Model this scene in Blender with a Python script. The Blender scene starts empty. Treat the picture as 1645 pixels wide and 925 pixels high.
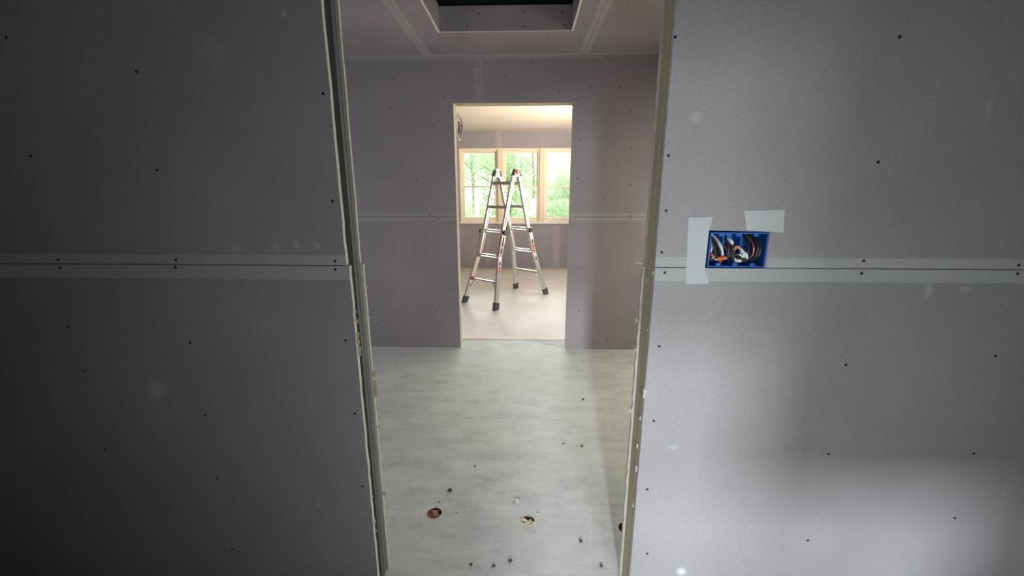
import bpy, bmesh, math, random
from mathutils import Vector, Matrix, noise as mnoise
random.seed(7)
S = bpy.context.scene
COL = S.collection

# ------------------------------------------------------------------ camera
cam_d = bpy.data.cameras.new('camera'); cam = bpy.data.objects.new('camera', cam_d); COL.objects.link(cam)
cam_d.sensor_width = 36; cam_d.lens = 655/1645*36; cam_d.clip_start = .02; cam_d.clip_end = 200
cam.location = (0, 0, 1.40)
cam.rotation_euler = (math.radians(90-13.27), 0, math.radians(1.92))
S.camera = cam

# ------------------------------------------------------------------ world, sun, lamps, exposure
W = bpy.data.worlds.new('overcast_sky'); S.world = W; W.use_nodes = True
bg = W.node_tree.nodes['Background']; bg.inputs[0].default_value = (.93, 1.0, .98, 1); bg.inputs[1].default_value = 2.3

def sun(name, d, strength, angle, color):
    l = bpy.data.lights.new(name, 'SUN'); l.energy = strength; l.angle = math.radians(angle); l.color = color
    o = bpy.data.objects.new(name, l); COL.objects.link(o)
    o.rotation_euler = Vector(d).to_track_quat('-Z', 'Y').to_euler(); o.location = (0, 12, 8)
sun('bright_sky_sun', (-.08, -1, -.34), 4.7, 30, (.93, .98, 1))

def area(name, loc, to, sx, sy, power, color, spread=180):
    l = bpy.data.lights.new(name, 'AREA'); l.shape = 'RECTANGLE'; l.size = sx; l.size_y = sy
    l.energy = power; l.color = color; l.spread = math.radians(spread)
    o = bpy.data.objects.new(name, l); COL.objects.link(o); o.location = loc
    o.rotation_euler = (Vector(to)-Vector(loc)).to_track_quat('-Z', 'Y').to_euler()
# far room lamps, hall side rooms, daylight and added fills behind the camera
area('far_room_side_fill', (2.4, 5.6, 1.5), (-1, 5.6, 1.0), 1.4, 1.2, 22, (.94, .96, 1))  # unseen fill added to brighten the far room, no window there
area('far_room_work_light', (1.7, 4.9, 1.2), (.2, 5.6, 2.44), .5, .5, 62, (1, .82, .60), 120)
area('hall_side_window_warm', (2.1, 2.5, 1.5), (.4, 2.6, .3), .5, .8, 27, (1, .92, .72), 160)
area('hall_side_window_cool', (-2.9, 2.3, 1.2), (-.4, 2.6, .6), .5, 1.2, 12, (.93, .95, 1))
area('rear_daylight', (-.2, -5.0, 1.3), (.4, 1.15, .9), .34, .3, 145, (.88, .94, 1))
area('rear_high_fill', (-.2, -5.0, 2.15), (.4, 1.15, .6), .3, .2, 270, (.90, .95, 1))  # added lamp, brightens only the lower part of the lit wall patch
area('rear_low_fill', (1.3, -5.0, 1.3), (1.6, 1.15, .15), .34, .3, 14, (.90, .95, 1), 34)  # added narrow lamp, brightens the lower right of the front wall
area('front_room_fill', (.48, -.5, .85), (.35, 1.15, .85), .6, .6, 5.4, (.97, 1, .98), 105)  # unseen fill added behind the camera for soft ambient light

S.view_settings.view_transform = 'Standard'; S.view_settings.look = 'None'
S.view_settings.gamma = 1; S.view_settings.exposure = 0; S.view_settings.use_curve_mapping = False

# ------------------------------------------------------------------ materials
def mat(name, col, rough=.6, metal=0, spec=.5):
    m = bpy.data.materials.new(name); m.use_nodes = True
    b = m.node_tree.nodes['Principled BSDF']
    b.inputs['Base Color'].default_value = (*col, 1); b.inputs['Roughness'].default_value = rough
    b.inputs['Metallic'].default_value = metal; b.inputs['Specular IOR Level'].default_value = spec
    return m
def ns(m, t, **k):
    n = m.node_tree.nodes.new(t)
    for a, v in k.items(): setattr(n, a, v)
    return n
def lk(m, a, b): m.node_tree.links.new(a, b)
def coords(m, scale=(1, 1, 1)):
    g = ns(m, 'ShaderNodeNewGeometry'); mp = ns(m, 'ShaderNodeMapping'); mp.inputs['Scale'].default_value = scale
    lk(m, g.outputs['Position'], mp.inputs['Vector']); return mp.outputs[0]
def noise(m, vec, scale, detail=4, rough=.55):
    n = ns(m, 'ShaderNodeTexNoise'); n.inputs['Scale'].default_value = scale
    n.inputs['Detail'].default_value = detail; n.inputs['Roughness'].default_value = rough
    lk(m, vec, n.inputs['Vector']); return n.outputs[0]
def ramp(m, fac, stops):
    r = ns(m, 'ShaderNodeValToRGB'); e = r.color_ramp.elements
    while len(e) < len(stops): e.new(.5)
    for el, (p, c) in zip(e, stops):
        el.position = p; el.color = (*c, 1) if len(c) == 3 else c
    lk(m, fac, r.inputs[0]); return r.outputs[0]
def mix(m, fac, a, b, mode='MIX'):
    n = ns(m, 'ShaderNodeMix', data_type='RGBA', blend_type=mode)
    for s, v in ((n.inputs[0], fac), (n.inputs[6], a), (n.inputs[7], b)):
        if hasattr(v, 'links'): lk(m, v, s)
        elif isinstance(v, (int, float)): s.default_value = v
        else: s.default_value = (*v, 1)
    return n.outputs[2]
def bump(m, h, strength, dist=.002):
    n = ns(m, 'ShaderNodeBump'); n.inputs['Strength'].default_value = strength; n.inputs['Distance'].default_value = dist
    lk(m, h, n.inputs['Height']); lk(m, n.outputs[0], m.node_tree.nodes['Principled BSDF'].inputs['Normal'])
def base(m, c): lk(m, c, m.node_tree.nodes['Principled BSDF'].inputs['Base Color'])
G = lambda v: (v, v, v)

def drywall(name, col, scuffs=(), amt=.12, rough=.62):
    m = mat(name, col, rough, 0, .35)
    v = coords(m)
    big = noise(m, v, 1.6, 3); c = mix(m, ramp(m, big, [(.3, G(0)), (.7, G(1))]), tuple(a*(1-amt) for a in col), tuple(a*(1+amt) for a in col))
    fib = noise(m, coords(m, (60, 60, 420)), 1.0, 3, .7)
    c = mix(m, .28, c, ramp(m, fib, [(.25, G(.30)), (.75, G(.70))]), 'OVERLAY')
    gr = noise(m, v, 330, 2, .6); c = mix(m, .22, c, ramp(m, gr, [(.3, G(.3)), (.7, G(.7))]), 'OVERLAY')
    sc = noise(m, coords(m, (7, 7, 3)), 1.0, 6, .7); c = mix(m, ramp(m, sc, [(.66, G(0)), (.80, G(.35))]), c, tuple(min(1, a*1.5) for a in col))
    g = ns(m, 'ShaderNodeNewGeometry').outputs['Position']
    wob = noise(m, coords(m, (30, 30, 30)), 1.0, 4, .7)
    for (x, y, z, rx, rz, k) in scuffs:
        mp = ns(m, 'ShaderNodeMapping', vector_type='POINT'); mp.inputs['Scale'].default_value = (1/rx, 1, 1/rz)
        mp.inputs['Location'].default_value = (-x/rx, -y, -z/rz); lk(m, g, mp.inputs[0])
        ln = ns(m, 'ShaderNodeVectorMath', operation='LENGTH'); lk(m, mp.outputs[0], ln.inputs[0])
        ad = ns(m, 'ShaderNodeMath', operation='MULTIPLY_ADD'); lk(m, wob, ad.inputs[0]); ad.inputs[1].default_value = 1.4; lk(m, ln.outputs['Value'], ad.inputs[2])
        mr = ns(m, 'ShaderNodeMapRange'); mr.inputs[1].default_value = 1.0; mr.inputs[2].default_value = 1.75
        mr.inputs[3].default_value = k; mr.inputs[4].default_value = 0; lk(m, ad.outputs[0], mr.inputs[0])
        c = mix(m, mr.outputs[0], c, (.55, .56, .58))
    base(m, c)
    return m

M = {}
PURP = (.285, .258, .285)
M['dry_near'] = drywall('near_drywall', (.262, .258, .262), [
    (-1.17, 1.15, .79, .035, .05, .30), (-.66, 1.15, 1.25, .015, .02, .3), (-.72, 1.15, 1.243, .02, .02, .22), (-.84, 1.15, 1.24, .02, .02, .2),
    (-.60, 1.15, 1.25, .01, .015, .3), (-.82, 1.15, 1.76, .05, .05, .14), (-.62, 1.15, 1.84, .008, .012, .45), (-.69, 1.15, .37, .004, .012, .5),
    (.44, 1.15, 1.59, .02, .02, .2), (1.13, 1.15, 1.13, .012, .03, .25), (1.23, 1.15, 1.135, .02, .015, .28), (.54, 1.15, .14, .02, .02, .85),
    (1.17, 1.15, 1.6, .012, .05, .18), (.47, 1.15, .62, .02, .012, .25), (.57, 1.15, 1.22, .3, .05, .05)], .10)
M['dry_hall'] = drywall('hall_drywall', PURP, (), .08)
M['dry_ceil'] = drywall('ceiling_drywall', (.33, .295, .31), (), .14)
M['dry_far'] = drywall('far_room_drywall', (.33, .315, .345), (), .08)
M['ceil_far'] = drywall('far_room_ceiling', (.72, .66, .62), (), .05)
M['gyp'] = mat('gypsum_core', (.56, .54, .47), .9)
v = coords(M['gyp']); n_ = noise(M['gyp'], v, 90, 4, .7)
base(M['gyp'], ramp(M['gyp'], n_, [(.3, (.50, .48, .41)), (.6, (.70, .69, .63))])); bump(M['gyp'], n_, .6, .003)
M['backpaper'] = mat('back_paper', (.42, .40, .33), .9)
M['tape'] = mat('joint_paper', (.40, .42, .415), .7); n_ = noise(M['tape'], coords(M['tape']), 60, 4, .7)
base(M['tape'], ramp(M['tape'], n_, [(.3, (.31, .325, .32)), (.7, (.345, .36, .355))]))
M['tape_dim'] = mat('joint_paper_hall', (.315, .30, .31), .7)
M['patch'] = mat('mesh_tape_patch', (.43, .45, .455), .75)
def weave(m, c0, c1, s):
    w = ns(m, 'ShaderNodeTexWave', bands_direction='X'); w.inputs['Scale'].default_value = s; lk(m, coords(m), w.inputs[0])
    w2 = ns(m, 'ShaderNodeTexWave', bands_direction='Z'); w2.inputs['Scale'].default_value = s; lk(m, coords(m), w2.inputs[0])
    base(m, ramp(m, mix(m, .5, w.outputs[0], w2.outputs[0]), [(.2, c0), (.8, c1)]))
weave(M['patch'], (.40, .42, .42), (.45, .47, .475), 120)
M['screw'] = mat('black_screw', (.012, .012, .014), .5, .3)
# timber
def wood(name, c0, c1, axis=2, rough=.7):
    m = mat(name, c0, rough); s = [45, 45, 45]; s[axis] = 2.5
    n = noise(m, coords(m, tuple(s)), 1, 5, .65)
    base(m, ramp(m, n, [(.3, c0), (.7, c1)])); bump(m, n, .4, .002); return m
M['stud'] = wood('stud_timber', (.44, .38, .24), (.64, .58, .42))
M['studgrey'] = wood('grey_green_stud', (.10, .12, .115), (.19, .21, .20))
M['jamb'] = wood('pale_stud', (.52, .47, .37), (.68, .63, .52))
M['pine'] = wood('window_pine', (.72, .62, .44), (.86, .79, .62))
M['pinex'] = wood('window_pine_across', (.72, .62, .44), (.86, .79, .62), 0)
M['vinyl'] = mat('cream_sash', (.84, .79, .66), .5)
M['sill'] = mat('white_sill', (.85, .83, .78), .6)
M['dark'] = mat('slot_shade_attic_dark', (.022, .026, .022), .9)  # near-black colour for the slot's painted shade, also on the attic box
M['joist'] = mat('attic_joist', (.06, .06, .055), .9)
M['mud'] = mat('joint_compound', (.55, .54, .48), .85)
M['tape_ceil'] = mat('ceiling_joint', (.40, .375, .38), .7)
M['tape_far'] = mat('far_room_joint', (.39, .36, .37), .7)
M['mudtan'] = mat('tan_glue_blob', (.42, .35, .22), .8)
# floor
m = M['floor'] = mat('grey_board_floor', (.5, .5, .5), .42, 0, .3)
n1 = noise(m, coords(m, (1, 1, 1)), 2.2, 5, .6); n2 = noise(m, coords(m, (4, 10, 4)), 1, 8, .78); n3 = noise(m, coords(m, (90, 260, 90)), 1, 3, .6)
c = ramp(m, n1, [(.3, (.48, .515, .53)), (.7, (.61, .635, .64))])
c = mix(m, ramp(m, n2, [(.48, G(0)), (.66, G(.6))]), c, (.70, .72, .71))
c = mix(m, ramp(m, n2, [(.30, G(.7)), (.45, G(0))]), c, (.28, .30, .30))
c = mix(m, .25, c, ramp(m, n3, [(.2, G(.25)), (.8, G(.75))]), 'OVERLAY')
n4 = noise(m, coords(m, (14, 3, 5)), 1, 8, .8); c = mix(m, ramp(m, n4, [(.60, G(0)), (.66, G(.6))]), c, (.74, .75, .73))
n5 = noise(m, coords(m, (2.5, 34, 5)), 1, 6, .75); c = mix(m, ramp(m, n5, [(.62, G(0)), (.68, G(.45))]), c, (.30, .31, .31))
n6 = noise(m, coords(m, (30, 2.2, 5)), 1, 4, .7); c = mix(m, ramp(m, n6, [(.66, G(0)), (.70, G(.35))]), c, (.75, .76, .74))
base(m, c); bump(m, n2, .25, .004)
r = ramp(m, n1, [(.3, G(.50)), (.7, G(.68))]); lk(m, r, m.node_tree.nodes['Principled BSDF'].inputs['Roughness'])
M['floor_far'] = mat('cream_board_floor', (.62, .60, .54), .6)
n_ = noise(M['floor_far'], coords(M['floor_far'], (3, 3, 3)), 1, 5); base(M['floor_far'], ramp(M['floor_far'], n_, [(.3, (.68, .67, .62)), (.7, (.76, .755, .71))]))
M['subfloor'] = wood('hole_wall_timber', (.10, .07, .045), (.22, .15, .09), 2, .9)
# ladder, box and others
M['alu'] = mat('brushed_aluminium', (.74, .74, .72), .38, .75)
M['alud'] = mat('dull_aluminium', (.50, .50, .49), .45, .6)
M['rubber'] = mat('grey_rubber', (.10, .10, .10), .8)
M['black'] = mat('black_plastic', (.025, .025, .028), .45)
M['red'] = mat('red_plastic', (.72, .13, .10), .5)
M['blue'] = mat('blue_box_plastic', (.012, .11, .46), .4)
M['white'] = mat('white_sheath', (.68, .70, .68), .5)
M['copper'] = mat('bare_copper', (.70, .33, .18), .4, .7)
M['orange'] = mat('orange_connector', (.85, .22, .07), .45)
M['redwire'] = mat('red_wire', (.35, .05, .05), .5)
M['chip_red'] = mat('red_brown_chip', (.42, .20, .14), .9)
M['chip_cream'] = mat('cream_chip', (.66, .62, .45), .9)
M['crumb'] = mat('dark_crumb', (.09, .08, .075), .9)
M['plaster'] = mat('plaster_crumb', (.62, .63, .60), .9)
M['lawn'] = mat('lawn_green', (.16, .30, .07), .9)
n_ = noise(M['lawn'], coords(M['lawn']), 3, 6); base(M['lawn'], ramp(M['lawn'], n_, [(.3, (.22, .33, .12)), (.7, (.40, .52, .24))]))
M['bark'] = mat('pale_bark', (.42, .38, .32), .9)
M['postw'] = mat('white_post_paint', (.9, .9, .88), .7)
def leafmat(name, col):
    m = mat(name, col, .6); t = m.node_tree; b = t.nodes['Principled BSDF']
    tr = ns(m, 'ShaderNodeBsdfTranslucent'); tr.inputs[0].default_value = (col[0]*1.1, col[1]*1.05, col[2]*.8, 1)
    mx = ns(m, 'ShaderNodeMixShader'); mx.inputs[0].default_value = .5
    lk(m, b.outputs[0], mx.inputs[1]); lk(m, tr.outputs[0], mx.inputs[2]); lk(m, mx.outputs[0], t.nodes['Material Output'].inputs[0])
    return m
M['leaf'] = [leafmat('leaf_light', (.62, .72, .60)), leafmat('leaf_mid', (.55, .66, .52)), leafmat('leaf_pale', (.66, .75, .66))]
m = M['glass'] = mat('window_glass', (1, 1, 1), .02); t = m.node_tree
tr = ns(m, 'ShaderNodeBsdfTransparent'); tr.inputs[0].default_value = (.96, .98, .97, 1)
gl = ns(m, 'ShaderNodeBsdfGlossy'); gl.inputs['Roughness'].default_value = .03
fr = ns(m, 'ShaderNodeFresnel'); fr.inputs[0].default_value = 1.45; mx = ns(m, 'ShaderNodeMixShader')
lk(m, fr.outputs[0], mx.inputs[0]); lk(m, tr.outputs[0], mx.inputs[1]); lk(m, gl.outputs[0], mx.inputs[2]); lk(m, mx.outputs[0], t.nodes['Material Output'].inputs[0])

# ------------------------------------------------------------------ mesh helpers
def link(name, me, mats, parent=None, kind=None, label=None):
    o = bpy.data.objects.new(name, me); COL.objects.link(o)
    if me is not None:
        for m in (mats if isinstance(mats, (list, tuple)) else [mats]): me.materials.append(m)
    if parent: o.parent = parent
    if kind: o['kind'] = kind
    if label: o['label'] = label
    return o
def fin(name, bm, mats, parent=None, smooth=False, **k):
    me = bpy.data.meshes.new(name); bm.normal_update(); bm.to_mesh(me); bm.free()
    if smooth:
        for p in me.polygons: p.use_smooth = True
    return link(name, me, mats, parent, **k)
def empty(name, loc=(0, 0, 0), kind=None, label=None, cat=None, group=None):
    o = bpy.data.objects.new(name, None); COL.objects.link(o); o.location = loc; o.empty_display_size = .1
    return tag(o, label, cat, group, kind)
def tag(o, label=None, cat=None, group=None, kind=None):
    if label: o['label'] = label
    if cat: o['category'] = cat
    if group: o['group'] = group
    if kind: o['kind'] = kind
    return o
def bx(bm, x0, x1, y0, y1, z0, z1, mi=0, M4=None):
    vs = [bm.verts.new((x, y, z)) for x in (x0, x1) for y in (y0, y1) for z in (z0, z1)]
    if M4 is not None:
        for v in vs: v.co = M4 @ v.co
    for q in ((0, 1, 3, 2), (4, 6, 7, 5), (0, 4, 5, 1), (2, 3, 7, 6), (0, 2, 6, 4), (1, 5, 7, 3)):
        f = bm.faces.new([vs[i] for i in q]); f.material_index = mi
    return vs
def box(name, x0, x1, y0, y1, z0, z1, m, parent=None, bevel=0, **k):
    bm = bmesh.new(); bx(bm, x0, x1, y0, y1, z0, z1)
    if bevel:
        bmesh.ops.bevel(bm, geom=bm.edges[:], offset=bevel, segments=1, affect='EDGES')
    return fin(name, bm, m, parent, **k)
def board(name, poly, axis, a0, a1, mface, parent=None, medge=None, mback=None, **k):
    """sheet of drywall: outline poly in the two other axes, faces of paper, edges of gypsum"""
    bm = bmesh.new()
    def pt(p, a):
        return {'x': (a, p[0], p[1]), 'y': (p[0], a, p[1]), 'z': (p[0], p[1], a)}[axis]
    A = [bm.verts.new(pt(p, a0)) for p in poly]; B = [bm.verts.new(pt(p, a1)) for p in poly]
    fa = bm.faces.new(A); bm.faces.new(B[::-1])
    if mback: fa.material_index = 2
    n = len(poly)
    for i in range(n):
        f = bm.faces.new((A[i], A[(i+1) % n], B[(i+1) % n], B[i])); f.material_index = 1
    bmesh.ops.recalc_face_normals(bm, faces=bm.faces[:])
    return fin(name, bm, [mface, medge or M['gyp']]+([mback] if mback else []), parent, **k)
def rect(a, b, c, d): return [(a, c), (b, c), (b, d), (a, d)]
def smooth_pts(P, n=6):
    P = [Vector(p) for p in P]; Q = [P[0]*2-P[1]] + P + [P[-1]*2-P[-2]]; out = []
    for i in range(1, len(Q)-2):
        a, b, c, d = Q[i-1:i+3]
        for k in range(n):
            t = k/n
            out.append(.5*((2*b)+(c-a)*t+(2*a-5*b+4*c-d)*t*t+(3*b-a-3*c+d)*t**3))
    out.append(P[-1]); return out
def tube(bm, P, r, n=8, sm=True):
    P = smooth_pts(P) if sm and len(P) > 2 else [Vector(p) for p in P]
    rings = []; ref = Vector((.3, .2, .93)).normalized()
    for i, p in enumerate(P):
        t = (P[min(i+1, len(P)-1)]-P[max(i-1, 0)]).normalized()
        u = t.cross(ref)
        if u.length < .1: u = t.cross(Vector((1, 0, 0)))
        u.normalize(); w = t.cross(u).normalized()
        rings.append([bm.verts.new(p+(u*math.cos(2*math.pi*k/n)+w*math.sin(2*math.pi*k/n))*r) for k in range(n)])
    for a, b in zip(rings, rings[1:]):
        for k in range(n): bm.faces.new((a[k], a[(k+1) % n], b[(k+1) % n], b[k]))
    bm.faces.new(rings[0][::-1]); bm.faces.new(rings[-1])
def lump(name, loc, r, m, parent=None, seed=0, flat=(1, 1, 1), sub=2, rough=.45, **k):
    bm = bmesh.new(); bmesh.ops.create_icosphere(bm, subdivisions=sub, radius=1)
    for v in bm.verts:
        d = mnoise.noise(v.co*1.7+Vector((seed*3.1, seed, 0)))
        v.co *= 1+rough*d*1.6
        v.co = Vector((v.co.x*r*flat[0], v.co.y*r*flat[1], v.co.z*r*flat[2]))
        if not parent: pass
    o = fin(name, bm, m, parent, **k); o.location = loc; return o

# screws: one shared mesh per facing
def screw_mesh(r):
    bm = bmesh.new(); n = 10
    prof = [(r*1.0, 0), (r*.95, .0006), (r*.45, .0006), (r*.35, .0001)]
    rings = [[bm.verts.new((a*math.cos(2*math.pi*k/n), a*math.sin(2*math.pi*k/n), z)) for k in range(n)] for a, z in prof]
    for a, b in zip(rings, rings[1:]):
        for k in range(n): bm.faces.new((a[k], a[(k+1) % n], b[(k+1) % n], b[k]))
    bm.faces.new(rings[-1])
    me = bpy.data.meshes.new('screw'); bm.to_mesh(me); bm.free(); me.materials.append(M['screw']); return me
SCN, SCF = screw_mesh(.0042), screw_mesh(.0052)
def screws(pts, parent, me, face, a):
    for p in pts:
        o = bpy.data.objects.new('screw', me); COL.objects.link(o); o.parent = parent
        if face == '-y': o.location = (p[0], a, p[1]); o.rotation_euler = (math.pi/2, 0, 0)
        if face == '-z': o.location = (p[0], p[1], a); o.rotation_euler = (math.pi, 0, 0)

# ------------------------------------------------------------------ structure
XL, XR, YB, YW, H = -3.2, 2.6, -6.5, 7.4, 2.44
T = .0152
# floor slab with three drilled holes
bm = bmesh.new(); bx(bm, XL, XR, YB, YW+.15, -.16, 0)
flo = fin('floor', bm, [M['floor'], M['subfloor']], kind='structure')
HOLES = [(-.398, 1.535, .031), (.020, 1.505, .028), (.437, 1.478, .030)]
bm = bmesh.new()
for hx, hy, hr in HOLES:
    bmesh.ops.create_cone(bm, cap_ends=True, segments=28, radius1=hr, radius2=hr, depth=.16, matrix=Matrix.Translation((hx, hy, -.01)))
cut = fin('hole_cutter', bm, M['subfloor'])
md = flo.modifiers.new('holes', 'BOOLEAN'); md.operation = 'DIFFERENCE'; md.object = cut; md.solver = 'EXACT'
dg = bpy.context.evaluated_depsgraph_get(); nm = bpy.data.meshes.new_from_object(flo.evaluated_get(dg))
flo.modifiers.clear(); flo.data = nm; bpy.data.objects.remove(cut)
for p in nm.polygons:
    c = p.center
    p.material_index = 1 if (-.155 < c.z < -.0005 and YB+.1 < c.y < YW) else 0
box('floor_sheet', XL+.01, XR-.01, 3.742, YW, .0, .006, M['floor_far'], flo, bevel=.002, label='cream floor sheet of the far room')

# outer shell
def slab(name, *a): return box(name, *a[:6], a[6], kind='structure')
slab('wall_left', XL-.1, XL, YB, YW, 0, H, M['dry_hall'])
slab('wall_right', XR, XR+.1, YB, YW, 0, H, M['dry_hall'])
slab('wall_rear', XL-.1, XR+.1, YB-.1, YB, 0, H, M['dry_hall'])
# unseen screen added behind the camera; its stepped cutout shapes the rear light
wb = empty('rear_light_mask', kind='structure')
board('drywall_panel', [(XL, 0), (-.14, 0), (-.14, 1.56), (.25, 1.56), (.25, .88), (1.35, .88), (1.35, 0), (XR, 0), (XR, H), (XL, H)], 'y', -1.95, -1.90, M['dry_hall'], wb)

# front partition, left of the opening
Y0, Y1 = 1.15, 1.264
wl = empty('wall_front_left', kind='structure')
def ragged(x, z0, z1, n, amp, seed, inner):
    """edge points going up with small breakage"""
    rnd = random.Random(seed)
    return [(x+rnd.uniform(-amp, amp), z0+(z1-z0)*i/n) for i in range(n+1)]
e = ragged(-.512, 0, 1.1905, 40, .0010, 1, 0)
board('drywall_panel', [(XL, 0)]+e+[(XL, 1.1905)], 'y', Y0, Y0+T, M['dry_near'], wl)
e = ragged(-.520, 1.1925, H, 40, .0009, 2, 0)
board('drywall_panel', [(XL, 1.1925)]+e+[(XL, H)], 'y', Y0, Y0+T, M['dry_near'], wl)
e = ragged(-.513, 0, 1.178, 40, .0010, 3, 0)
board('drywall_panel', [(XL, 0)]+e+[(XL, 1.178)], 'y', Y1-.0105, Y1, M['dry_hall'], wl, mback=M['backpaper'])
e = ragged(-.521, 1.180, H, 40, .0009, 4, 0)
board('drywall_panel', [(XL, 1.180)]+e+[(XL, H)], 'y', Y1-.0105, Y1, M['dry_hall'], wl, mback=M['backpaper'])
box('stud', -.565, -.5245, Y0+T+.0003, 1.212, 0, H, M['dark'], wl, label='dark strip standing for the shade in the slot')  # near-black filler in place of the slot's shade, no real stud
box('stud', -.565, -.5215, 1.2125, Y1-.011, 0, H, M['studgrey'], wl, bevel=.002, label='grey green stud set back in the slot')
box('stud_edge', -.522, -.5185, 1.224, 1.232, 0, H, M['studgrey'], wl)
for (x0, x1, z0, z1) in ((XL, -.521, 1.1935, 1.222), (XL, -.5125, 1.149, 1.1895)):
    box('joint_tape', x0, x1, Y0-.0006, Y0, z0, z1, M['tape'], wl, label='pale strip along the panel joint')
screws([(-1.035, 1.71), (-.538, 1.653), (-1.031, 1.458), (-.542, 1.375), (-1.37, 1.795), (-1.386, 1.497), (-1.031, .948), (-.544, .961), (-1.028, .7),
        (-.537, .716), (-1.027, .466), (-.536, .448), (-1.022, .178), (-1.407, .995), (-1.392, .848), (-1.394, .564)], wl, SCN, '-y', Y0)
screws([(-1.025, 1.206), (-1.031, 1.184), (-1.384, 1.204), (-1.386, 1.180), (-.553, 1.180), (-.551, 1.205)], wl, SCN, '-y', Y0-.0006)
rnd = random.Random(5)
for z, r in ((1.05, .004), (1.02, .005), (.975, .006), (.955, .006), (.93, .007), (.915, .006), (.52, .003), (.40, .003), (.30, .004), (.26, .003)):
    lump('compound_blob', (-.510, Y0+T*.8, z), r, M['mudtan'] if z > .9 else M['mud'], wl, seed=z*9, flat=(.8, .6, 1.7))
for z, r in ((.80, .008), (.76, .011), (.73, .010), (.60, .004), (.33, .006), (1.10, .003), (1.0, .003)):
    lump('compound_blob', (-.509, Y1-.004, z), r, M['mudtan'] if z < .9 else M['mud'], wl, seed=z*5, flat=(.7, .5, 1.6))

# front partition, right of the opening
wr = empty('wall_front_right', kind='structure')
BX0, BX1, BZ0, BZ1 = .510, .671, 1.194, 1.292
e = ragged(.367, 0, 1.1905, 40, .0008, 6, 0)
board('drywall_panel', e+[(XR, 1.1905), (XR, 0)], 'y', Y0, Y0+T, M['dry_near'], wr)
e = ragged(.3665, 1.1925, H, 40, .0008, 7, 0)
board('drywall_panel', [(BX0-.004, 1.1925), (BX0-.004, BZ1+.004), (BX1+.001, BZ1+.001), (BX1, 1.1925), (XR, 1.1925), (XR, H)]+e[::-1], 'y', Y0, Y0+T, M['dry_near'], wr)
e = ragged(.3605, 0, 1.178, 60, .0020, 8, 0)
board('drywall_panel', e+[(XR, 1.178), (XR, 0)], 'y', Y1-T, Y1, M['dry_hall'], wr, mback=M['backpaper'])
e = ragged(.366, 1.180, H, 40, .0010, 9, 0)
board('drywall_panel', e+[(XR, H), (XR, 1.180)], 'y', Y1-T, Y1, M['dry_hall'], wr, mback=M['backpaper'])
box('stud', .3675, .405, Y0+T+.0005, Y1-T-.0005, 0, H, M['stud'], wr, bevel=.002, label='bare timber stud facing the opening')
for (x0, x1, z0, z1) in ((.3675, BX0-.005, 1.1935, 1.2215), (BX1+.005, XR, 1.1935, 1.2215), (.3675, XR, 1.153, 1.1895)):
    box('joint_tape', x0, x1, Y0-.0006, Y0, z0, z1, M['tape'], wr, label='pale strip along the panel joint')
board('tape_patch', [(.456, 1.144), (.521, 1.146), (.5055, 1.1935), (.5055, 1.296), (.512, 1.333), (.446, 1.331)], 'y', Y0-.0012, Y0-.0006, M['patch'], wr, M['patch'], label='upright pale tape patch left of the box')
board('tape_patch', [(.607, 1.297), (.707, 1.291), (.702, 1.352), (.594, 1.350)], 'y', Y0-.0012, Y0-.0001, M['patch'], wr, M['patch'], label='pale tape patch above the box')
screws([(.364+.006, 1.777), (.916, 1.771), (.378, 1.494), (.924, 1.476), (.384, 1.35), (.382, 1.235), (.398, .955), (.946, .904), (1.362, .937), (.401, .709),
        (.948, .605), (1.381, .618), (.4, .462), (1.382, .382), (.938, .281), (.419, .21)], wr, SCN, '-y', Y0)
screws([(.395, 1.177), (.937, 1.214), (.938, 1.178), (1.353, 1.204), (1.356, 1.181)], wr, SCN, '-y', Y0-.0006)
for i, (x, y, z, r, mm) in enumerate(((.366, Y0+.012, 1.172, .004, 'mud'), (.366, 1.19, 1.20, .002, 'mud'), (.3655, Y0+.004, .80, .009, 'mud'), (.3655, Y0+.02, .705, .004, 'mud'),
                      (.366, 1.18, .60, .005, 'mud'), (.366, 1.172, .52, .006, 'mud'), (.357, Y1-.004, 1.06, .004, 'mudtan'), (.357, Y1-.003, 1.00, .005, 'mud'),
                      (.358, Y1-.004, .90, .004, 'mud'), (.357, Y1-.004, .68, .006, 'mud'), (.3665, 1.20, 1.52, .003, 'mud'), (.3665, 1.21, 1.40, .004, 'mudtan'),
                      (.3665, 1.20, 1.62, .003, 'mudtan'), (.366, 1.175, .38, .004, 'mud'), (.3655, 1.165, 1.0, .002, 'mud'), (.3665, 1.22, 1.14, .003, 'mud'))):
    lump('compound_blob', (x, y, z), r, M[mm], wr, seed=i+.3, flat=(.5, .8, 1.7))
bm = bmesh.new(); tube(bm, [(.362, Y1-.006, 1.183), (.350, Y1-.004, 1.186), (.338, Y1-.002, 1.185)], .0018, 5); fin('paper_sliver', bm, M['mud'], wr)

# hall end wall with the doorway
YF0, YF1 = 3.52, 3.634
DX0, DX1, DZ = -.592, .376, 2.092
wf = empty('wall_far', kind='structure')
board('drywall_panel', rect(XL, DX0, 0, 1.190), 'y', YF0, YF0+T, M['dry_hall'], wf)
board('drywall_panel', [(XL, 1.193), (DX0, 1.193), (DX0, DZ), (-.379, DZ), (-.379, H), (XL, H)], 'y', YF0, YF0+T, M['dry_hall'], wf)
board('drywall_panel', [(-.376, DZ), (DX1, DZ), (DX1, 1.193), (XR, 1.193), (XR, H), (-.376, H)], 'y', YF0, YF0+T, M['dry_hall'], wf)
board('drywall_panel', rect(DX1, XR, 0, 1.190), 'y', YF0, YF0+T, M['dry_hall'], wf)
board('drywall_panel', [(XL, 0), (DX0, 0), (DX0, DZ), (DX1, DZ), (DX1, 0), (XR, 0), (XR, H), (XL, H)], 'y', YF1-T, YF1, M['dry_far'], wf)
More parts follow.
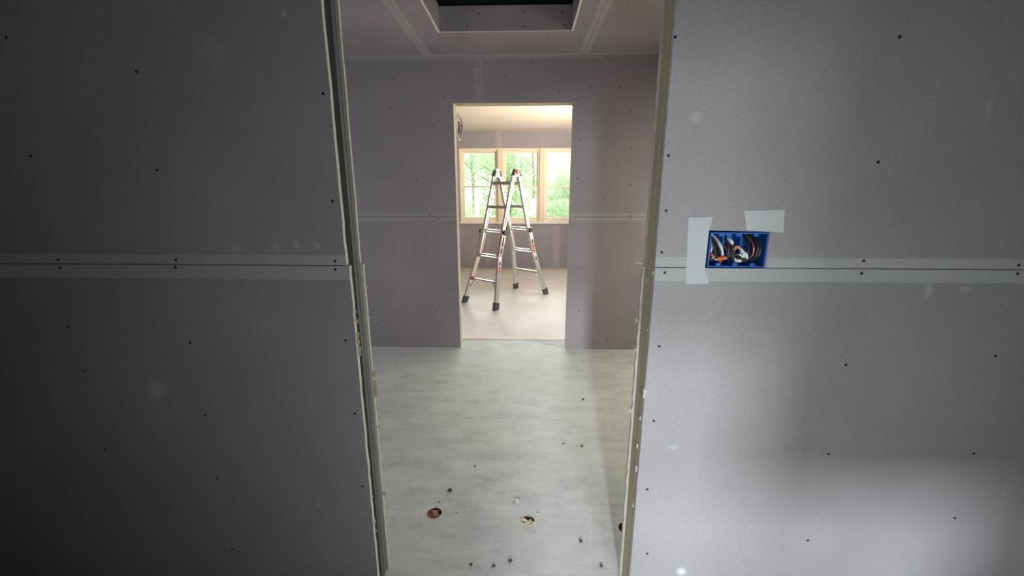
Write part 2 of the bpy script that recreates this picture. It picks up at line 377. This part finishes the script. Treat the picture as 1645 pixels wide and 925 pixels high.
box('jamb_stud', DX0-.038, DX0+.001, YF0+T+.0005, YF1-T-.0005, 0, DZ+.03, M['jamb'], wf, bevel=.001)
box('jamb_stud', DX1-.001, DX1+.038, YF0+T+.0005, YF1-T-.0005, 0, DZ+.03, M['jamb'], wf, bevel=.001)
box('header', DX0+.0015, DX1-.0015, YF0+T+.0005, YF1-T-.0005, DZ-.001, DZ+.09, M['stud'], wf, bevel=.001)
for (x0, x1, z0, z1) in ((XL, DX0-.002, 1.159, 1.1895), (XL, DX0-.002, 1.1935, 1.222), (DX1+.002, XR, 1.161, 1.1895), (DX1+.002, XR, 1.1935, 1.222),
                         (-.411, -.345, DZ+.003, 2.411), (XL, XR, 2.412, 2.4395)):
    box('joint_tape', x0, x1, YF0-.0008, YF0, z0, z1, M['tape_dim'], wf, label='pale strip along the panel joint')
fs = [(-.471, 2.321), (-.17, 2.291), (.036, 2.39), (.5, 2.2), (.739, 2.203), (.26, 2.179), (.396, 2.115), (.828, 2.033), (-1.07, 2.285), (-1.096, 2.059), (-.661, 2.135),
      (-.756, 1.929), (-.607, 1.642), (-.923, 1.492), (.427, 1.809), (.428, 1.506), (.847, 1.745), (.861, 1.455), (.9, 1.028), (.897, .747), (-.809, .347),
      (-1.151, .343), (-1.348, .744), (-1.349, .222), (.466, .755), (.747, .09), (-.978, .885), (.481, .36), (.652, 1.339)]
screws(fs, wf, SCF, '-y', YF0)
screws([(.877, 1.205), (.887, 1.175), (.62, 2.426), (.813, 2.422), (-.826, 1.205), (-.751, 1.175), (-.375, 2.26), (-.385, 2.36)], wf, SCF, '-y', YF0-.0008)
for i, x in enumerate((-.56, -.545, -.53)):
    lump('compound_blob', (x, YF0+.03, DZ-.002), .006, M['crumb'], wf, seed=i, flat=(1.5, .8, .5))
for i, (x, y, z) in enumerate(((-.35, YF0-.002, DZ+.002), (-.08, YF0-.001, DZ+.001), (0, YF0-.001, DZ), (.22, YF0, DZ))):
    lump('compound_blob', (x, y, z), .007, M['mud'], wf, seed=i+4, flat=(1.4, .4, .8))

# ceiling: boards with the recessed opening over the hall
TX0, TX1, TY0, TY1 = -.597, .305, 1.75, 3.04
ce = empty('ceiling', kind='structure')
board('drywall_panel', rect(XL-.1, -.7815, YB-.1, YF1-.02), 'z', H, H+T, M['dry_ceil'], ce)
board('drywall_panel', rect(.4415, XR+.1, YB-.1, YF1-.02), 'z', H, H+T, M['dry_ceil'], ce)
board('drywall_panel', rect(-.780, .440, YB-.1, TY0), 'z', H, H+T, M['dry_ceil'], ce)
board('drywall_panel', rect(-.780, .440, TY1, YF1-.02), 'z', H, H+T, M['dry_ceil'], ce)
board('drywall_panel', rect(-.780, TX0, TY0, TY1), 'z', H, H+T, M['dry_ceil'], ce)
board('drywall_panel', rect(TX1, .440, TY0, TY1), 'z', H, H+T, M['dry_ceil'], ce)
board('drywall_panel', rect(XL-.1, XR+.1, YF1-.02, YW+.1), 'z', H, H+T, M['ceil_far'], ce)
for x in (-.815, .405):
    box('joint_tape', x, x+.033, YB, YF0-.032, H-.0008, H, M['tape_ceil'], ce); box('joint_tape', x+.037, x+.072, YB, YF0-.032, H-.0008, H, M['tape_ceil'], ce)
box('joint_tape', XL, XR, YF0-.03, YF0-.001, H-.0008, H, M['tape_ceil'], ce)
TZ = 2.592
board('tray_panel', rect(TY0, TY1, H-.001, TZ), 'x', TX0-.001, TX0+.012, M['dry_ceil'], ce, M['sill'])
board('tray_panel', rect(TY0, TY1, H-.001, TZ), 'x', TX1-.012, TX1+.001, M['dry_ceil'], ce, M['sill'])
board('tray_panel', rect(TX0+.012, TX1-.012, H+.0005, TZ), 'y', TY1-.012, TY1+.001, M['dry_ceil'], ce)
board('tray_panel', rect(TX0+.012, TX1-.012, H+.0005, TZ), 'y', TY0-.001, TY0+.012, M['dry_ceil'], ce)
board('tray_panel', rect(TX0+.014, TX0+.05, H+.003, TZ-.002), 'y', TY1-.0135, TY1-.012, M['tape_dim'], ce, M['tape_dim'])
board('tray_panel', rect(TX1-.05, TX1-.014, H+.003, TZ-.002), 'y', TY1-.0135, TY1-.012, M['tape_dim'], ce, M['tape_dim'])
screws([(-.56, 2.465), (-.40, 2.475), (-.02, 2.465), (.24, 2.47), (-.56, 2.545), (-.32, 2.545), (-.02, 2.55), (.23, 2.55)], ce, SCF, '-y', TY1-.012)
screws([(-.674, 2.756), (-.614, 3.161), (-.443, 3.155), (-.095, 3.167), (.355, 2.922), (.359, 3.13), (.578, 2.704), (-1.084, 2.893), (-.643, 2.56), (-.25, 3.2), (.15, 3.17), (-.9, 3.1), (.8, 3.0)], ce, SCF, '-z', H)
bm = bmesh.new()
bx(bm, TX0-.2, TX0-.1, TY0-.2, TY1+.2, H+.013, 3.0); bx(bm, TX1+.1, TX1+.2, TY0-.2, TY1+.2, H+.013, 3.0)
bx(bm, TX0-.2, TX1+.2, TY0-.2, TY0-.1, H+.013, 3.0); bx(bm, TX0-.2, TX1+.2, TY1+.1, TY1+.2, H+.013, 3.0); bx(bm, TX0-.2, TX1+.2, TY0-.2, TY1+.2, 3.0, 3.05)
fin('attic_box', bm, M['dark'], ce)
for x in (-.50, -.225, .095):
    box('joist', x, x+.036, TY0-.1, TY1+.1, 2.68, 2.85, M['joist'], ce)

# window wall of the far room
WX0, WX1, WZ0, WZ1 = -1.172, 1.085, .862, 2.132
ww = empty('wall_window', kind='structure')
board('drywall_panel', rect(XL, WX0, 0, H), 'y', YW, YW+T, M['dry_far'], ww)
board('drywall_panel', rect(WX1, XR, 0, H), 'y', YW, YW+T, M['dry_far'], ww)
board('drywall_panel', rect(WX0, WX1, 0.0, WZ0), 'y', YW, YW+T, M['dry_far'], ww)
board('drywall_panel', rect(WX0, WX1, WZ1, H), 'y', YW, YW+T, M['dry_far'], ww)
bm = bmesh.new()
for a in ((XL, WX0-.02, 0, H), (WX1+.02, XR, 0, H), (WX0-.02, WX1+.02, 0, WZ0-.02), (WX0-.02, WX1+.02, WZ1+.02, H)):
    bx(bm, a[0], a[1], YW+T, YW+.13, a[2], a[3])
fin('sheathing', bm, M['stud'], ww)
for (x0, x1, z0, z1) in ((-.52, -.43, WZ1+.002, H-.03), (-.73, -.64, .05, WZ0-.04), (.50, .62, .05, WZ0-.04), (XL, XR, H-.03, H-.001)):
    box('joint_tape', x0, x1, YW-.0008, YW, z0, z1, M['tape_far'], ww)
box('baseboard_far', XL, XR, YW-.012, YW, .006, .035, M['stud'], kind='structure')
# timber lining of the window opening
tr1 = empty('trim_1', kind='structure')
box('window_lining', WX0, WX0+.018, YW-.004, YW+.12, WZ0, WZ1, M['pine'], tr1)
box('window_lining', WX1-.018, WX1, YW-.004, YW+.12, WZ0, WZ1, M['pine'], tr1)
box('window_lining', WX0+.018, WX1-.018, YW-.004, YW+.12, WZ1-.018, WZ1, M['pinex'], tr1)
box('window_sill', WX0-.02, WX1+.02, YW-.03, YW+.12, WZ0-.02, WZ0+.006, M['sill'], tr1, bevel=.003)
U = [(-1.154, -.494), (-.41, .238), (.322, 1.067)]
box('mullion', -.494, -.41, YW+.0, YW+.12, WZ0+.006, WZ1-.018, M['pine'], tr1)
box('mullion', .238, .322, YW+.0, YW+.12, WZ0+.006, WZ1-.018, M['pine'], tr1)
for k, (a, b) in enumerate(U):
    w = empty('window_%d' % (k+1), kind='structure')
    z0, z1 = WZ0+.006, WZ1-.018
    bm = bmesh.new(); q = .03
    bx(bm, a, a+q, YW+.03, YW+.10, z0, z1); bx(bm, b-q, b, YW+.03, YW+.10, z0, z1)
    bx(bm, a+q, b-q, YW+.03, YW+.10, z1-q, z1); bx(bm, a+q, b-q, YW+.03, YW+.10, z0, z0+q)
    fin('window_frame', bm, M['vinyl'], w)
    zm = 1.485; s = .028
    for nm_, zz0, zz1, yy in (('upper_sash', zm-.012, z1-q, YW+.068), ('lower_sash', z0+q, zm+.014, YW+.040)):
        bm = bmesh.new(); a2, b2 = a+q, b-q
        bot = .055 if nm_ == 'lower_sash' else s
        bx(bm, a2, a2+s, yy, yy+.026, zz0, zz1); bx(bm, b2-s, b2, yy, yy+.026, zz0, zz1)
        bx(bm, a2+s, b2-s, yy, yy+.026, zz1-s*.9, zz1); bx(bm, a2+s, b2-s, yy, yy+.026, zz0, zz0+bot)
        sh = fin(nm_, bm, M['vinyl'], w)
        box('pane', a2+s-.004, b2-s+.004, yy+.011, yy+.014, zz0+bot-.004, zz1-s*.9+.004, M['glass'], sh)

# ------------------------------------------------------------------ outdoors beyond the window
box('ground', -40, 40, YW+.2, 60, -.9, -.6, M['lawn'], kind='structure')
def leaf_cloud(bm, c, R, n, size, rnd):
    for _ in range(n):
        while True:
            p = Vector((rnd.uniform(-1, 1), rnd.uniform(-1, 1), rnd.uniform(-1, 1)))
            if p.length < 1: break
        p = p*(.45+.55*p.length)/max(p.length, .01)*p.length**.3 if p.length > .1 else p
        q = Vector(c)+Vector((p.x*R[0], p.y*R[1], p.z*R[2]))
        rot = Matrix.Rotation(rnd.uniform(0, 6.28), 3, 'Z') @ Matrix.Rotation(rnd.uniform(-1.2, 1.2), 3, 'X') @ Matrix.Rotation(rnd.uniform(0, 6.28), 3, 'Y')
        s = size*rnd.uniform(.6, 1.3)
        vs = [bm.verts.new(q+rot @ Vector(v)*s) for v in ((-.5, 0, 0), (0, -.28, .06), (.5, 0, 0), (0, .28, .06))]
        bm.faces.new(vs)
TREES = [(-3.6, 16, 3.2, 1.7, 0, 'light green tree beyond the left window sash'), (-.8, 19.5, 3.9, 1.6, 1, 'mid green tree behind the ladder top, between left and middle sashes'),
         (1.9, 15.5, 3.0, 1.5, 2, 'pale green tree filling the right window sash'), (-3.2, 25, 5.2, 2.2, 2, 'tall pale tree at the back, seen through the left sash'),
         (.5, 31, 6.0, 2.2, 0, 'tall light green tree at the back, seen through the middle sash'), (3.8, 24, 5.0, 2.2, 1, 'mid green tree at the back right of the window')]
for i, (x, y, h, R, k, lab) in enumerate(TREES):
    rnd = random.Random(40+i); t = empty('tree', (x, y, -.6), label=lab, cat='tree', group='trees outside the window')
    bm = bmesh.new(); tube(bm, [(0, 0, 0), (.05, 0, h*.4), (-.05, .05, h*.8)], .09, 8)
    for q in range(5):
        a = rnd.uniform(0, 6.28); zz = h*rnd.uniform(.3, .7)
        tube(bm, [(0, 0, zz), (math.cos(a)*R*.4, math.sin(a)*R*.4, zz+.5), (math.cos(a)*R*.8, math.sin(a)*R*.8, zz+.9)], .03, 5)
    fin('trunk', bm, M['bark'], t)
    bm = bmesh.new()
    for q in range(9):
        a = rnd.uniform(0, 6.28); rr = R*rnd.uniform(.1, .65)
        leaf_cloud(bm, (math.cos(a)*rr, math.sin(a)*rr, h*rnd.uniform(.25, .95)), (R*.55, R*.55, R*.5), 330, .17, rnd)
    fin('foliage', bm, M['leaf'][k], t, kind='stuff')
rnd = random.Random(77)
for i, (x, y) in enumerate(((-3.9, 12.2), (-1.55, 12.6), (.8, 12.1), (3.15, 12.4))):
    t = empty('shrub', (x, y, -.6), label=['low shrub left of the white post, under the left sash', 'low light green shrub just right of the white post', 'low shrub seen behind the right legs of the ladder', 'low shrub at the far right outside'][i], cat='shrub', group='shrubs outside the window')
    bm = bmesh.new()
    for q in range(4): leaf_cloud(bm, (rnd.uniform(-.5, .5), rnd.uniform(-.3, .3), rnd.uniform(.4, 1.3)), (.6, .5, .55), 350, .13, rnd)
    fin('foliage', bm, M['leaf'][(i+1) % 3], t, kind='stuff')
    bm = bmesh.new(); tube(bm, [(0, 0, 0), (.03, 0, .5), (0, .02, 1.0)], .03, 6); fin('stem', bm, M['bark'], t)
pst = empty('post', (-1.22, 10.3, -.6), label='white post standing outside beyond the left window sash', cat='post')
box('shaft', -.05, .05, -.05, .05, 0, 2.10, M['postw'], pst, bevel=.006); box('cap', -.062, .062, -.062, .062, 2.1, 2.14, M['postw'], pst, bevel=.01)

# ------------------------------------------------------------------ ladder
c0 = Vector((-.248, 5.317, .006)); wd = Vector((.414, -.33, 0)).normalized(); ud = Vector((.33, .414, 0)).normalized()
lad = empty('step_ladder', c0, label='aluminium folding ladder standing open in the far room, with red and black stickers', cat='ladder')
HH = 1.62
def LP(side, w, h):   # local point on a leg
    s = side*(.045+.475*(1-h/HH)); p = ud*s+wd*w; return Vector((p.x, p.y, h))
def bar(bm, a, b, tw, tu, mi=0, across=None, ends=(1, 1), channel=False):
    """rectangular bar between a and b: tw thick across the ladder, tu deep"""
    d = (b-a).normalized(); u = (across or wd); u = (u-d*u.dot(d)).normalized(); v = d.cross(u)
    vs = []
    for p, sc in ((a, ends[0]), (b, ends[1])):
        for i, j in ((-1, -1), (1, -1), (1, 1), (-1, 1)): vs.append(bm.verts.new(p+u*i*tw/2*sc+v*j*tu/2*sc))
    fs = [(0, 1, 2, 3), (7, 6, 5, 4)]+[(i, 4+i, 4+(i+1) % 4, (i+1) % 4) for i in range(4)]
    for q in fs:
        f = bm.faces.new([vs[i] for i in q]); f.material_index = mi
    bmesh.ops.recalc_face_normals(bm, faces=bm.faces[:])
WI, WO, WF = .163, .180, .268
RUN = [1.50, 1.21, .915, .615, .315]
for side in (-1, 1):
    for w in (-1, 1):
        bm = bmesh.new(); bar(bm, LP(side, w*WI, .62), LP(side, w*WI, 1.585), .022, .048)
        # lips of the channel section
        for q in (-1, 1):
            o = Vector((ud.x, ud.y, 0))*q*.021
            bar(bm, LP(side, w*(WI-.008), .62)+o, LP(side, w*(WI-.008), 1.56)+o, .026, .006)
        fin('inner_rail', bm, M['alu'], lad)
        bm = bmesh.new(); bar(bm, LP(side, w*WO, .60), LP(side, w*WO, .93), .026, .064)
        bar(bm, LP(side, w*WF, .05), LP(side, w*WO, .615), .026, .064)
        rail = fin('outer_rail', bm, M['alu'], lad)
        d = LP(side, w*WF, .05)
        bm = bmesh.new(); dd = (LP(side, w*WO, .615)-d).normalized(); bar(bm, d-dd*.052, d+dd*.035, .040, .078)
        vs = bm.verts; mz = -.0 
        for v_ in bm.verts:
            if v_.co.z < .02: v_.co.z = 0.0
        fin('rubber_foot', bm, M['rubber'], lad)
        # lock knob on the outer face where the sections overlap
        p = LP(side, w*(WO+.018), .905); bm = bmesh.new()
        bmesh.ops.create_cone(bm, cap_ends=True, segments=14, radius1=.036, radius2=.030, depth=.03)
        R_ = wd.to_track_quat('Z', 'Y').to_matrix().to_4x4(); R_.translation = p
        bmesh.ops.transform(bm, matrix=R_, verts=bm.verts); fin('lock_knob', bm, M['black'], lad)
        # rivets where the rungs meet the inner rail
        for h in RUN[:2]:
            bm = bmesh.new(); bmesh.ops.create_cone(bm, cap_ends=True, segments=10, radius1=.011, radius2=.009, depth=.006)
            R_ = wd.to_track_quat('Z', 'Y').to_matrix().to_4x4(); R_.translation = LP(side, w*(WI+.0145), h)
            bmesh.ops.transform(bm, matrix=R_, verts=bm.verts); fin('rivet', bm, M['rubber'], lad)
    for k, h in enumerate(RUN):
        W_ = WI-.012 if k < 2 else (WO-.012 if h > .6 else WO+(WF-WO)*(1-h/.615)*1.0-.012)
        bm = bmesh.new()
        if k < 2: bar(bm, LP(side, -W_, h), LP(side, W_, h), .036, .030, across=Vector((0, 0, 1)))
        elif h > .4:
            a_, b_ = LP(side, -W_, h), LP(side, W_, h)
            bar(bm, a_+Vector((0, 0, .016)), b_+Vector((0, 0, .016)), .008, .034, across=Vector((0, 0, 1)))
            bar(bm, a_-Vector((0, 0, .016)), b_-Vector((0, 0, .016)), .014, .034, across=Vector((0, 0, 1)))
        else: bar(bm, LP(side, -W_, h), LP(side, W_, h), .018 if side < 0 else .03, .026, across=Vector((0, 0, 1)))
        fin('rung', bm, M['alud'] if k < 2 or (side < 0 and h < .4) else M['alu'], lad)
        if side < 0 and k >= 2:
            for w in (-1, 1):
                bm = bmesh.new(); bar(bm, LP(side, w*(W_-.018), h), LP(side, w*(W_-.001), h), .042, .040, across=Vector((0, 0, 1)))
                fin('rung_bracket', bm, M['red'], lad, label='red rung bracket')
    # gusset braces under the lowest rung
    h = .315; W_ = WO+(WF-WO)*(1-h/.615)-.012
    for w in (-1, 1):
        bm = bmesh.new(); bar(bm, LP(side, w*(W_-.06), h-.01), LP(side, w*(W_+.012), h-.10), .012, .02)
        fin('brace', bm, M['alu'], lad)
# hinges at the top: round plates with a knob
for w in (-1, 1):
    R_ = wd.to_track_quat('Z', 'Y').to_matrix().to_4x4()
    R_.translation = Vector((wd.x*w*WI, wd.y*w*WI, HH+.008))
    bm = bmesh.new(); bmesh.ops.create_cone(bm, cap_ends=True, segments=20, radius1=.052, radius2=.052, depth=.036)
    bmesh.ops.transform(bm, matrix=R_, verts=bm.verts); hg = fin('hinge', bm, M['alud'], lad)
    R_.translation = Vector((wd.x*w*(WI+.026), wd.y*w*(WI+.026), HH+.012))
    bm = bmesh.new(); bmesh.ops.create_cone(bm, cap_ends=True, segments=16, radius1=.036, radius2=.026, depth=.02)
    bmesh.ops.transform(bm, matrix=R_, verts=bm.verts); fin('hinge_knob', bm, M['red'] if w > 0 else M['black'], hg)
    for side in (-1, 1):
        bm = bmesh.new(); bar(bm, LP(side, w*WI, 1.51), Vector((wd.x*w*WI, wd.y*w*WI, HH))+ud*side*.030, .030, .046)
        fin('hinge_arm', bm, M['alud'], hg)
        bm = bmesh.new(); bar(bm, LP(side, w*(WI+.001), 1.585)+ud*side*.012, LP(side, w*(WI+.001), 1.655)-ud*side*.004, .042, .026)
        fin('hinge_cap', bm, M['black'], hg)
# stickers along the outer faces of the near rails
def sticker(side, w, W0, W1, h0, h1, mm, wid=.03, lift=.0145, face=None):
    bm = bmesh.new(); o = wd*w*lift
    bar(bm, LP(side, w*W0, h0)+o, LP(side, w*W1, h1)+o, .002, wid)
    fin('sticker', bm, M[mm], lad, label={'red': 'red sticker', 'black': 'black sticker'}.get(mm))
lerpW = lambda h: WO+(WF-WO)*(1-h/.615) if h < .615 else WO
for side, segs in ((-1, [(.86, .74, 'black'), (.72, .66, 'black'), (.56, .52, 'black'), (.50, .28, 'red'), (.27, .17, 'black')]),
                   (1, [(.78, .73, 'black'), (.72, .60, 'red'), (.54, .50, 'black'), (.40, .30, 'red'), (.28, .12, 'black')])):
    for h1, h0, mm in segs: sticker(side, 1, lerpW(h0), lerpW(h1), h0, h1, mm, .022 if mm == 'black' else .028)
sticker(-1, 1, WI, WI, 1.10, .99, 'black', .018, .0125)
# dark/red strip on the inner edge of the near left rail (faces the camera side)
for h1, h0, mm in ((.86, .62, 'red'), (.60, .36, 'red')):
    bm = bmesh.new(); o = -ud*.0335
    bar(bm, LP(-1, lerpW(h0), h0)+o, LP(-1, lerpW(h1), h1)+o, .010, .002); fin('sticker', bm, M[mm], lad, label='red sticker')

# ------------------------------------------------------------------ electrical box with its wires
eb = empty('electrical_box', (.5905, Y0, BZ0), label='blue three gang electrical box in the right wall, stuffed with wires', cat='electrical box')
bw, bh, bd, th = .158, .0965, .085, .003
ox = -bw/2
bm = bmesh.new()
bx(bm, ox, ox+bw, bd-th, bd, 0, bh); bx(bm, ox, ox+th, .0, bd-th, 0, bh); bx(bm, ox+bw-th, ox+bw, .0, bd-th, 0, bh)
bx(bm, ox+th, ox+bw-th, .0, bd-th, 0, th); bx(bm, ox+th, ox+bw-th, .0, bd-th, bh-th, bh)
fin('box_body', bm, M['blue'], eb)
for x in (-.055, -.008, .04):
    for z, s in ((th, 1), (bh-th, -1)):
        box('screw_tab', x, x+.014, .002, .02, min(z, z+s*.008), max(z, z+s*.008), M['blue'], eb, bevel=.001)
for x in (-.03, .02):
    box('divider_rib', x, x+.003, .03, bd-th, th, bh-th, M['blue'], eb)
def wire(P, r, mm, name='wire'):
    bm = bmesh.new(); tube(bm, P, r, 8); return fin(name, bm, M[mm], eb, smooth=True)
Z = lambda px, py: (((px-1188)/(1236-1140))*bw, (428-py)/(428-373)*bh)  # photo-proportional layout inside the box
def wp(*pts): return [(Z(a, b)[0], d, Z(a, b)[1]) for a, b, d in pts]
wire(wp((1148, 377, .06), (1152, 385, .03), (1155, 405, .015), (1158, 416, .03)), .0030, 'black')
wire(wp((1150, 376, .05), (1153, 390, .035), (1152, 405, .03), (1148, 414, .04)), .0024, 'white')
wire(wp((1154, 378, .06), (1157, 390, .03), (1163, 405, .012), (1166, 414, .03)), .0034, 'black')
wire(wp((1158, 378, .06), (1159, 395, .045), (1157, 412, .04)), .0028, 'white')
wire(wp((1162, 382, .06), (1164, 395, .022), (1169, 412, .020), (1172, 418, .04)), .0050, 'white')
wire(wp((1168, 378, .06), (1171, 392, .04), (1170, 410, .03)), .0026, 'black')
wire(wp((1174, 376, .06), (1176, 392, .018), (1176, 410, .012), (1182, 420, .03)), .0038, 'black')
wire(wp((1178, 378, .06), (1180, 395, .012), (1187, 410, .010), (1190, 420, .03)), .0034, 'black')
wire(wp((1172, 395, .03), (1175, 404, .014), (1179, 414, .02)), .0024, 'redwire')
wire(wp((1178, 384, .03), (1180, 388, .015), (1183, 392, .02)), .0052, 'white')
wire(wp((1180, 406, .012), (1184, 412, .008), (1186, 418, .02)), .0026, 'chip_cream')
wire(wp((1196, 397, .03), (1201, 403, .016), (1205, 412, .014), (1211, 416, .03)), .0038, 'white')
wire(wp((1188, 410, .02), (1194, 408, .012), (1201, 411, .02)), .0028, 'white')
wire(wp((1187, 416, .02), (1196, 418, .010), (1204, 415, .018)), .0026, 'white')
wire(wp((1190, 420, .02), (1198, 420, .010), (1206, 418, .02)), .0022, 'white')
wire(wp((1192, 414, .03), (1202, 413, .018), (1215, 418, .03)), .0026, 'black')
wire(wp((1212, 378, .06), (1211, 392, .02), (1209, 408, .012), (1213, 419, .03)), .0032, 'black')
wire(wp((1216, 378, .06), (1216, 392, .012), (1217, 408, .010), (1214, 420, .03)), .0022, 'copper')
wire(wp((1221, 378, .06), (1224, 392, .014), (1223, 408, .010), (1217, 420, .03)), .0040, 'black')
wire(wp((1226, 378, .06), (1230, 394, .018), (1228, 410, .014), (1219, 420, .03)), .0036, 'black')
wire(wp((1219, 382, .05), (1220, 396, .02), (1219, 412, .016)), .0032, 'redwire')
wire(wp((1210, 398, .04), (1213, 402, .02), (1211, 410, .02)), .0022, 'redwire')
wire(wp((1142, 410, .03), (1148, 408, .012), (1156, 412, .014), (1162, 410, .03)), .0016, 'copper')
wire(wp((1142, 414, .03), (1150, 411, .010), (1158, 416, .014), (1164, 413, .03)), .0016, 'copper')
wire(wp((1143, 416, .03), (1149, 415, .010), (1155, 409, .014), (1162, 416, .03)), .0016, 'copper')
wire(wp((1143, 412, .02), (1147, 418, .012), (1156, 414, .012), (1160, 419, .02)), .0018, 'black')
wire(wp((1150, 413, .01), (1156, 417, .008), (1160, 415, .014)), .0020, 'chip_cream')
def nut(px, py, d, ang):
    bm = bmesh.new(); bmesh.ops.create_cone(bm, cap_ends=True, segments=10, radius1=.0070, radius2=.0042, depth=.018)
    bmesh.ops.bevel(bm, geom=[e_ for e_ in bm.edges if e_.calc_face_angle(0) > 1], offset=.0012, segments=2, affect='EDGES')
    x, z = Z(px, py); Mx = Matrix.Translation((x, d, z)) @ Matrix.Rotation(ang, 4, 'Y') @ Matrix.Rotation(1.0, 4, 'X')
    bmesh.ops.transform(bm, matrix=Mx, verts=bm.verts); fin('wire_nut', bm, M['orange'], eb)
for q in range(9):
    rq = random.Random(q+60); x0 = 1146+q*7.2; y0 = 411+rq.uniform(-3, 7)
    wire(wp((x0-5, y0+rq.uniform(-3, 3), .03), (x0, y0, .014), (x0+6, y0+rq.uniform(-3, 4), .012), (x0+11, y0+rq.uniform(-2, 4), .035)), rq.choice((.0018, .0024, .003)), rq.choice(('black', 'black', 'redwire', 'white')))
wire(wp((1176, 392, .03), (1181, 404, .012), (1184, 414, .008), (1188, 421, .02)), .0044, 'black')
wire(wp((1160, 400, .03), (1158, 408, .014), (1152, 416, .010), (1147, 420, .02)), .0036, 'black')
wire(wp((1194, 414, .02), (1203, 418, .010), (1214, 417, .012), (1222, 419, .02)), .0040, 'black')
wire(wp((1199, 404, .02), (1205, 407, .010), (1208, 413, .010), (1212, 417, .02)), .0042, 'white')
nut(1186, 398, .010, .3); nut(1164, 415, .008, 1.2); nut(1169, 414, .010, 1.6); nut(1172, 405, .05, .1)

# ------------------------------------------------------------------ coil of cable hanging beside the doorway in the far room
cc = empty('cable_coil', (-.585, 3.72, 1.94), label='small coil of pale cable hanging at the upper left of the doorway', cat='cable')
rnd = random.Random(3)
for i in range(7):
    bm = bmesh.new(); P = []
    r0 = rnd.uniform(.85, 1.05); yaw = math.radians(rnd.uniform(52, 80))
    for k in range(25):
        a = 2*math.pi*k/24
        lx = math.sin(a)*.055*r0; lz = math.cos(a)*.105*r0-.0+.008*math.sin(i*2+a)
        if lz > .085: lx *= .5
        P.append((lx*math.cos(yaw)+.004*math.sin(a*2+i)+rnd.uniform(-.002, .002), lx*math.sin(yaw), lz))
    tube(bm, P, .0035, 6, sm=False)
    fin('cable_loop', bm, M['white'] if i % 3 else M['alud'], cc, smooth=True)
bm = bmesh.new(); tube(bm, [(.0, 0, .095), (-.004, -.05, .10), (-.004, -.088, .10)], .0025, 6); fin('hanging_wire', bm, M['copper'], cc)
bm = bmesh.new(); tube(bm, [(.0, -.004, -.05), (.005, .0, .0), (.0, .01, .05)], .006, 6); fin('cable_tie', bm, M['black'], cc)

# ------------------------------------------------------------------ debris on the floor
for k, (hx, hy, hr) in enumerate(HOLES[:2]):
    lab = ['red brown wood chip in the left floor hole', 'cream chip of board in the middle floor hole'][k]
    mm = ['chip_red', 'chip_cream'][k]
    o = lump('wood_chip', (hx-.005, hy-.003, -.014), .0255, M[mm], seed=k+2, flat=(1.0, .8, .55), sub=3, rough=.6)
    tag(o, lab, 'debris')
    bm = bmesh.new(); rnd = random.Random(k+9)
    n = 28
    for i in range(n):
        a = 2*math.pi*i/n
        if k == 0 and not (2.6 < a < 5.6): continue
        if k == 1 and not (2.4 < a < 5.9): continue
        L = rnd.uniform(.004, .013) if k else rnd.uniform(.002, .005)
        b0 = Vector((math.cos(a)*hr*.96, math.sin(a)*hr*.96, 0)); b1 = Vector((math.cos(a+.24)*hr*.96, math.sin(a+.24)*hr*.96, 0)); t_ = Vector((math.cos(a+.12), math.sin(a+.12), 0))*(hr+L)
        vs = [bm.verts.new(Vector((hx, hy, z))+q) for z, q in ((.0002, b0), (.0002, b1), (.0002, t_), (.003, b0), (.003, b1), (.0012, t_))]
        for q in ((0, 2, 1), (3, 4, 5), (0, 1, 4, 3), (1, 2, 5, 4), (2, 0, 3, 5)): bm.faces.new([vs[j] for j in q])
    fin('hole_rim', bm, M[mm], flo, label='splintered rim of a drilled hole')
CR = [(.407, 2.583, .008, 0, 'on the warm lit patch by the right wall'), (.224, 2.069, .006, 0, 'left of the pair right of the floor middle'), (.327, 2.049, .007, 0, 'right of the pair right of the floor middle'),
      (-.256, 1.857, .005, 0, 'on the floor beyond the left hole'), (-.355, 1.676, .010, 0, 'just behind the left floor hole, the largest dark one'), (-.03, 1.614, .012, 1, 'behind the middle floor hole, larger white one'),
      (.066, 1.542, .006, 1, 'small, right beside the middle floor hole'), (.236, 1.401, .007, 0, 'in front of the right floor hole'), (.30, 1.290, .006, 0, 'front right near the bottom of the opening'),
      (-.113, 1.277, .006, 0, 'front, in the middle of a row of three'), (-.050, 1.300, .007, 0, 'front, rightmost in a row of three'), (-.20, 1.280, .006, 0, 'front, leftmost in a row of three'),
      (-.357, 1.765, .004, 1, 'tiny, beyond the left floor hole'), (-.39, 1.60, .004, 0, 'tiny, just above the left floor hole'), (-.30, 1.536, .003, 0, 'tiny, right of the left floor hole')]
for i, (x, y, r, k, where) in enumerate(CR):
    o = lump('debris_crumb', (x, y, r*.45), r, M['plaster' if k else 'crumb'], seed=i*1.7, flat=(1, .9, .55), sub=2, rough=.6)
    tag(o, ('white plaster crumb ' if k else 'dark crumb of debris ')+where, 'crumb', 'crumbs of debris on the hall floor')
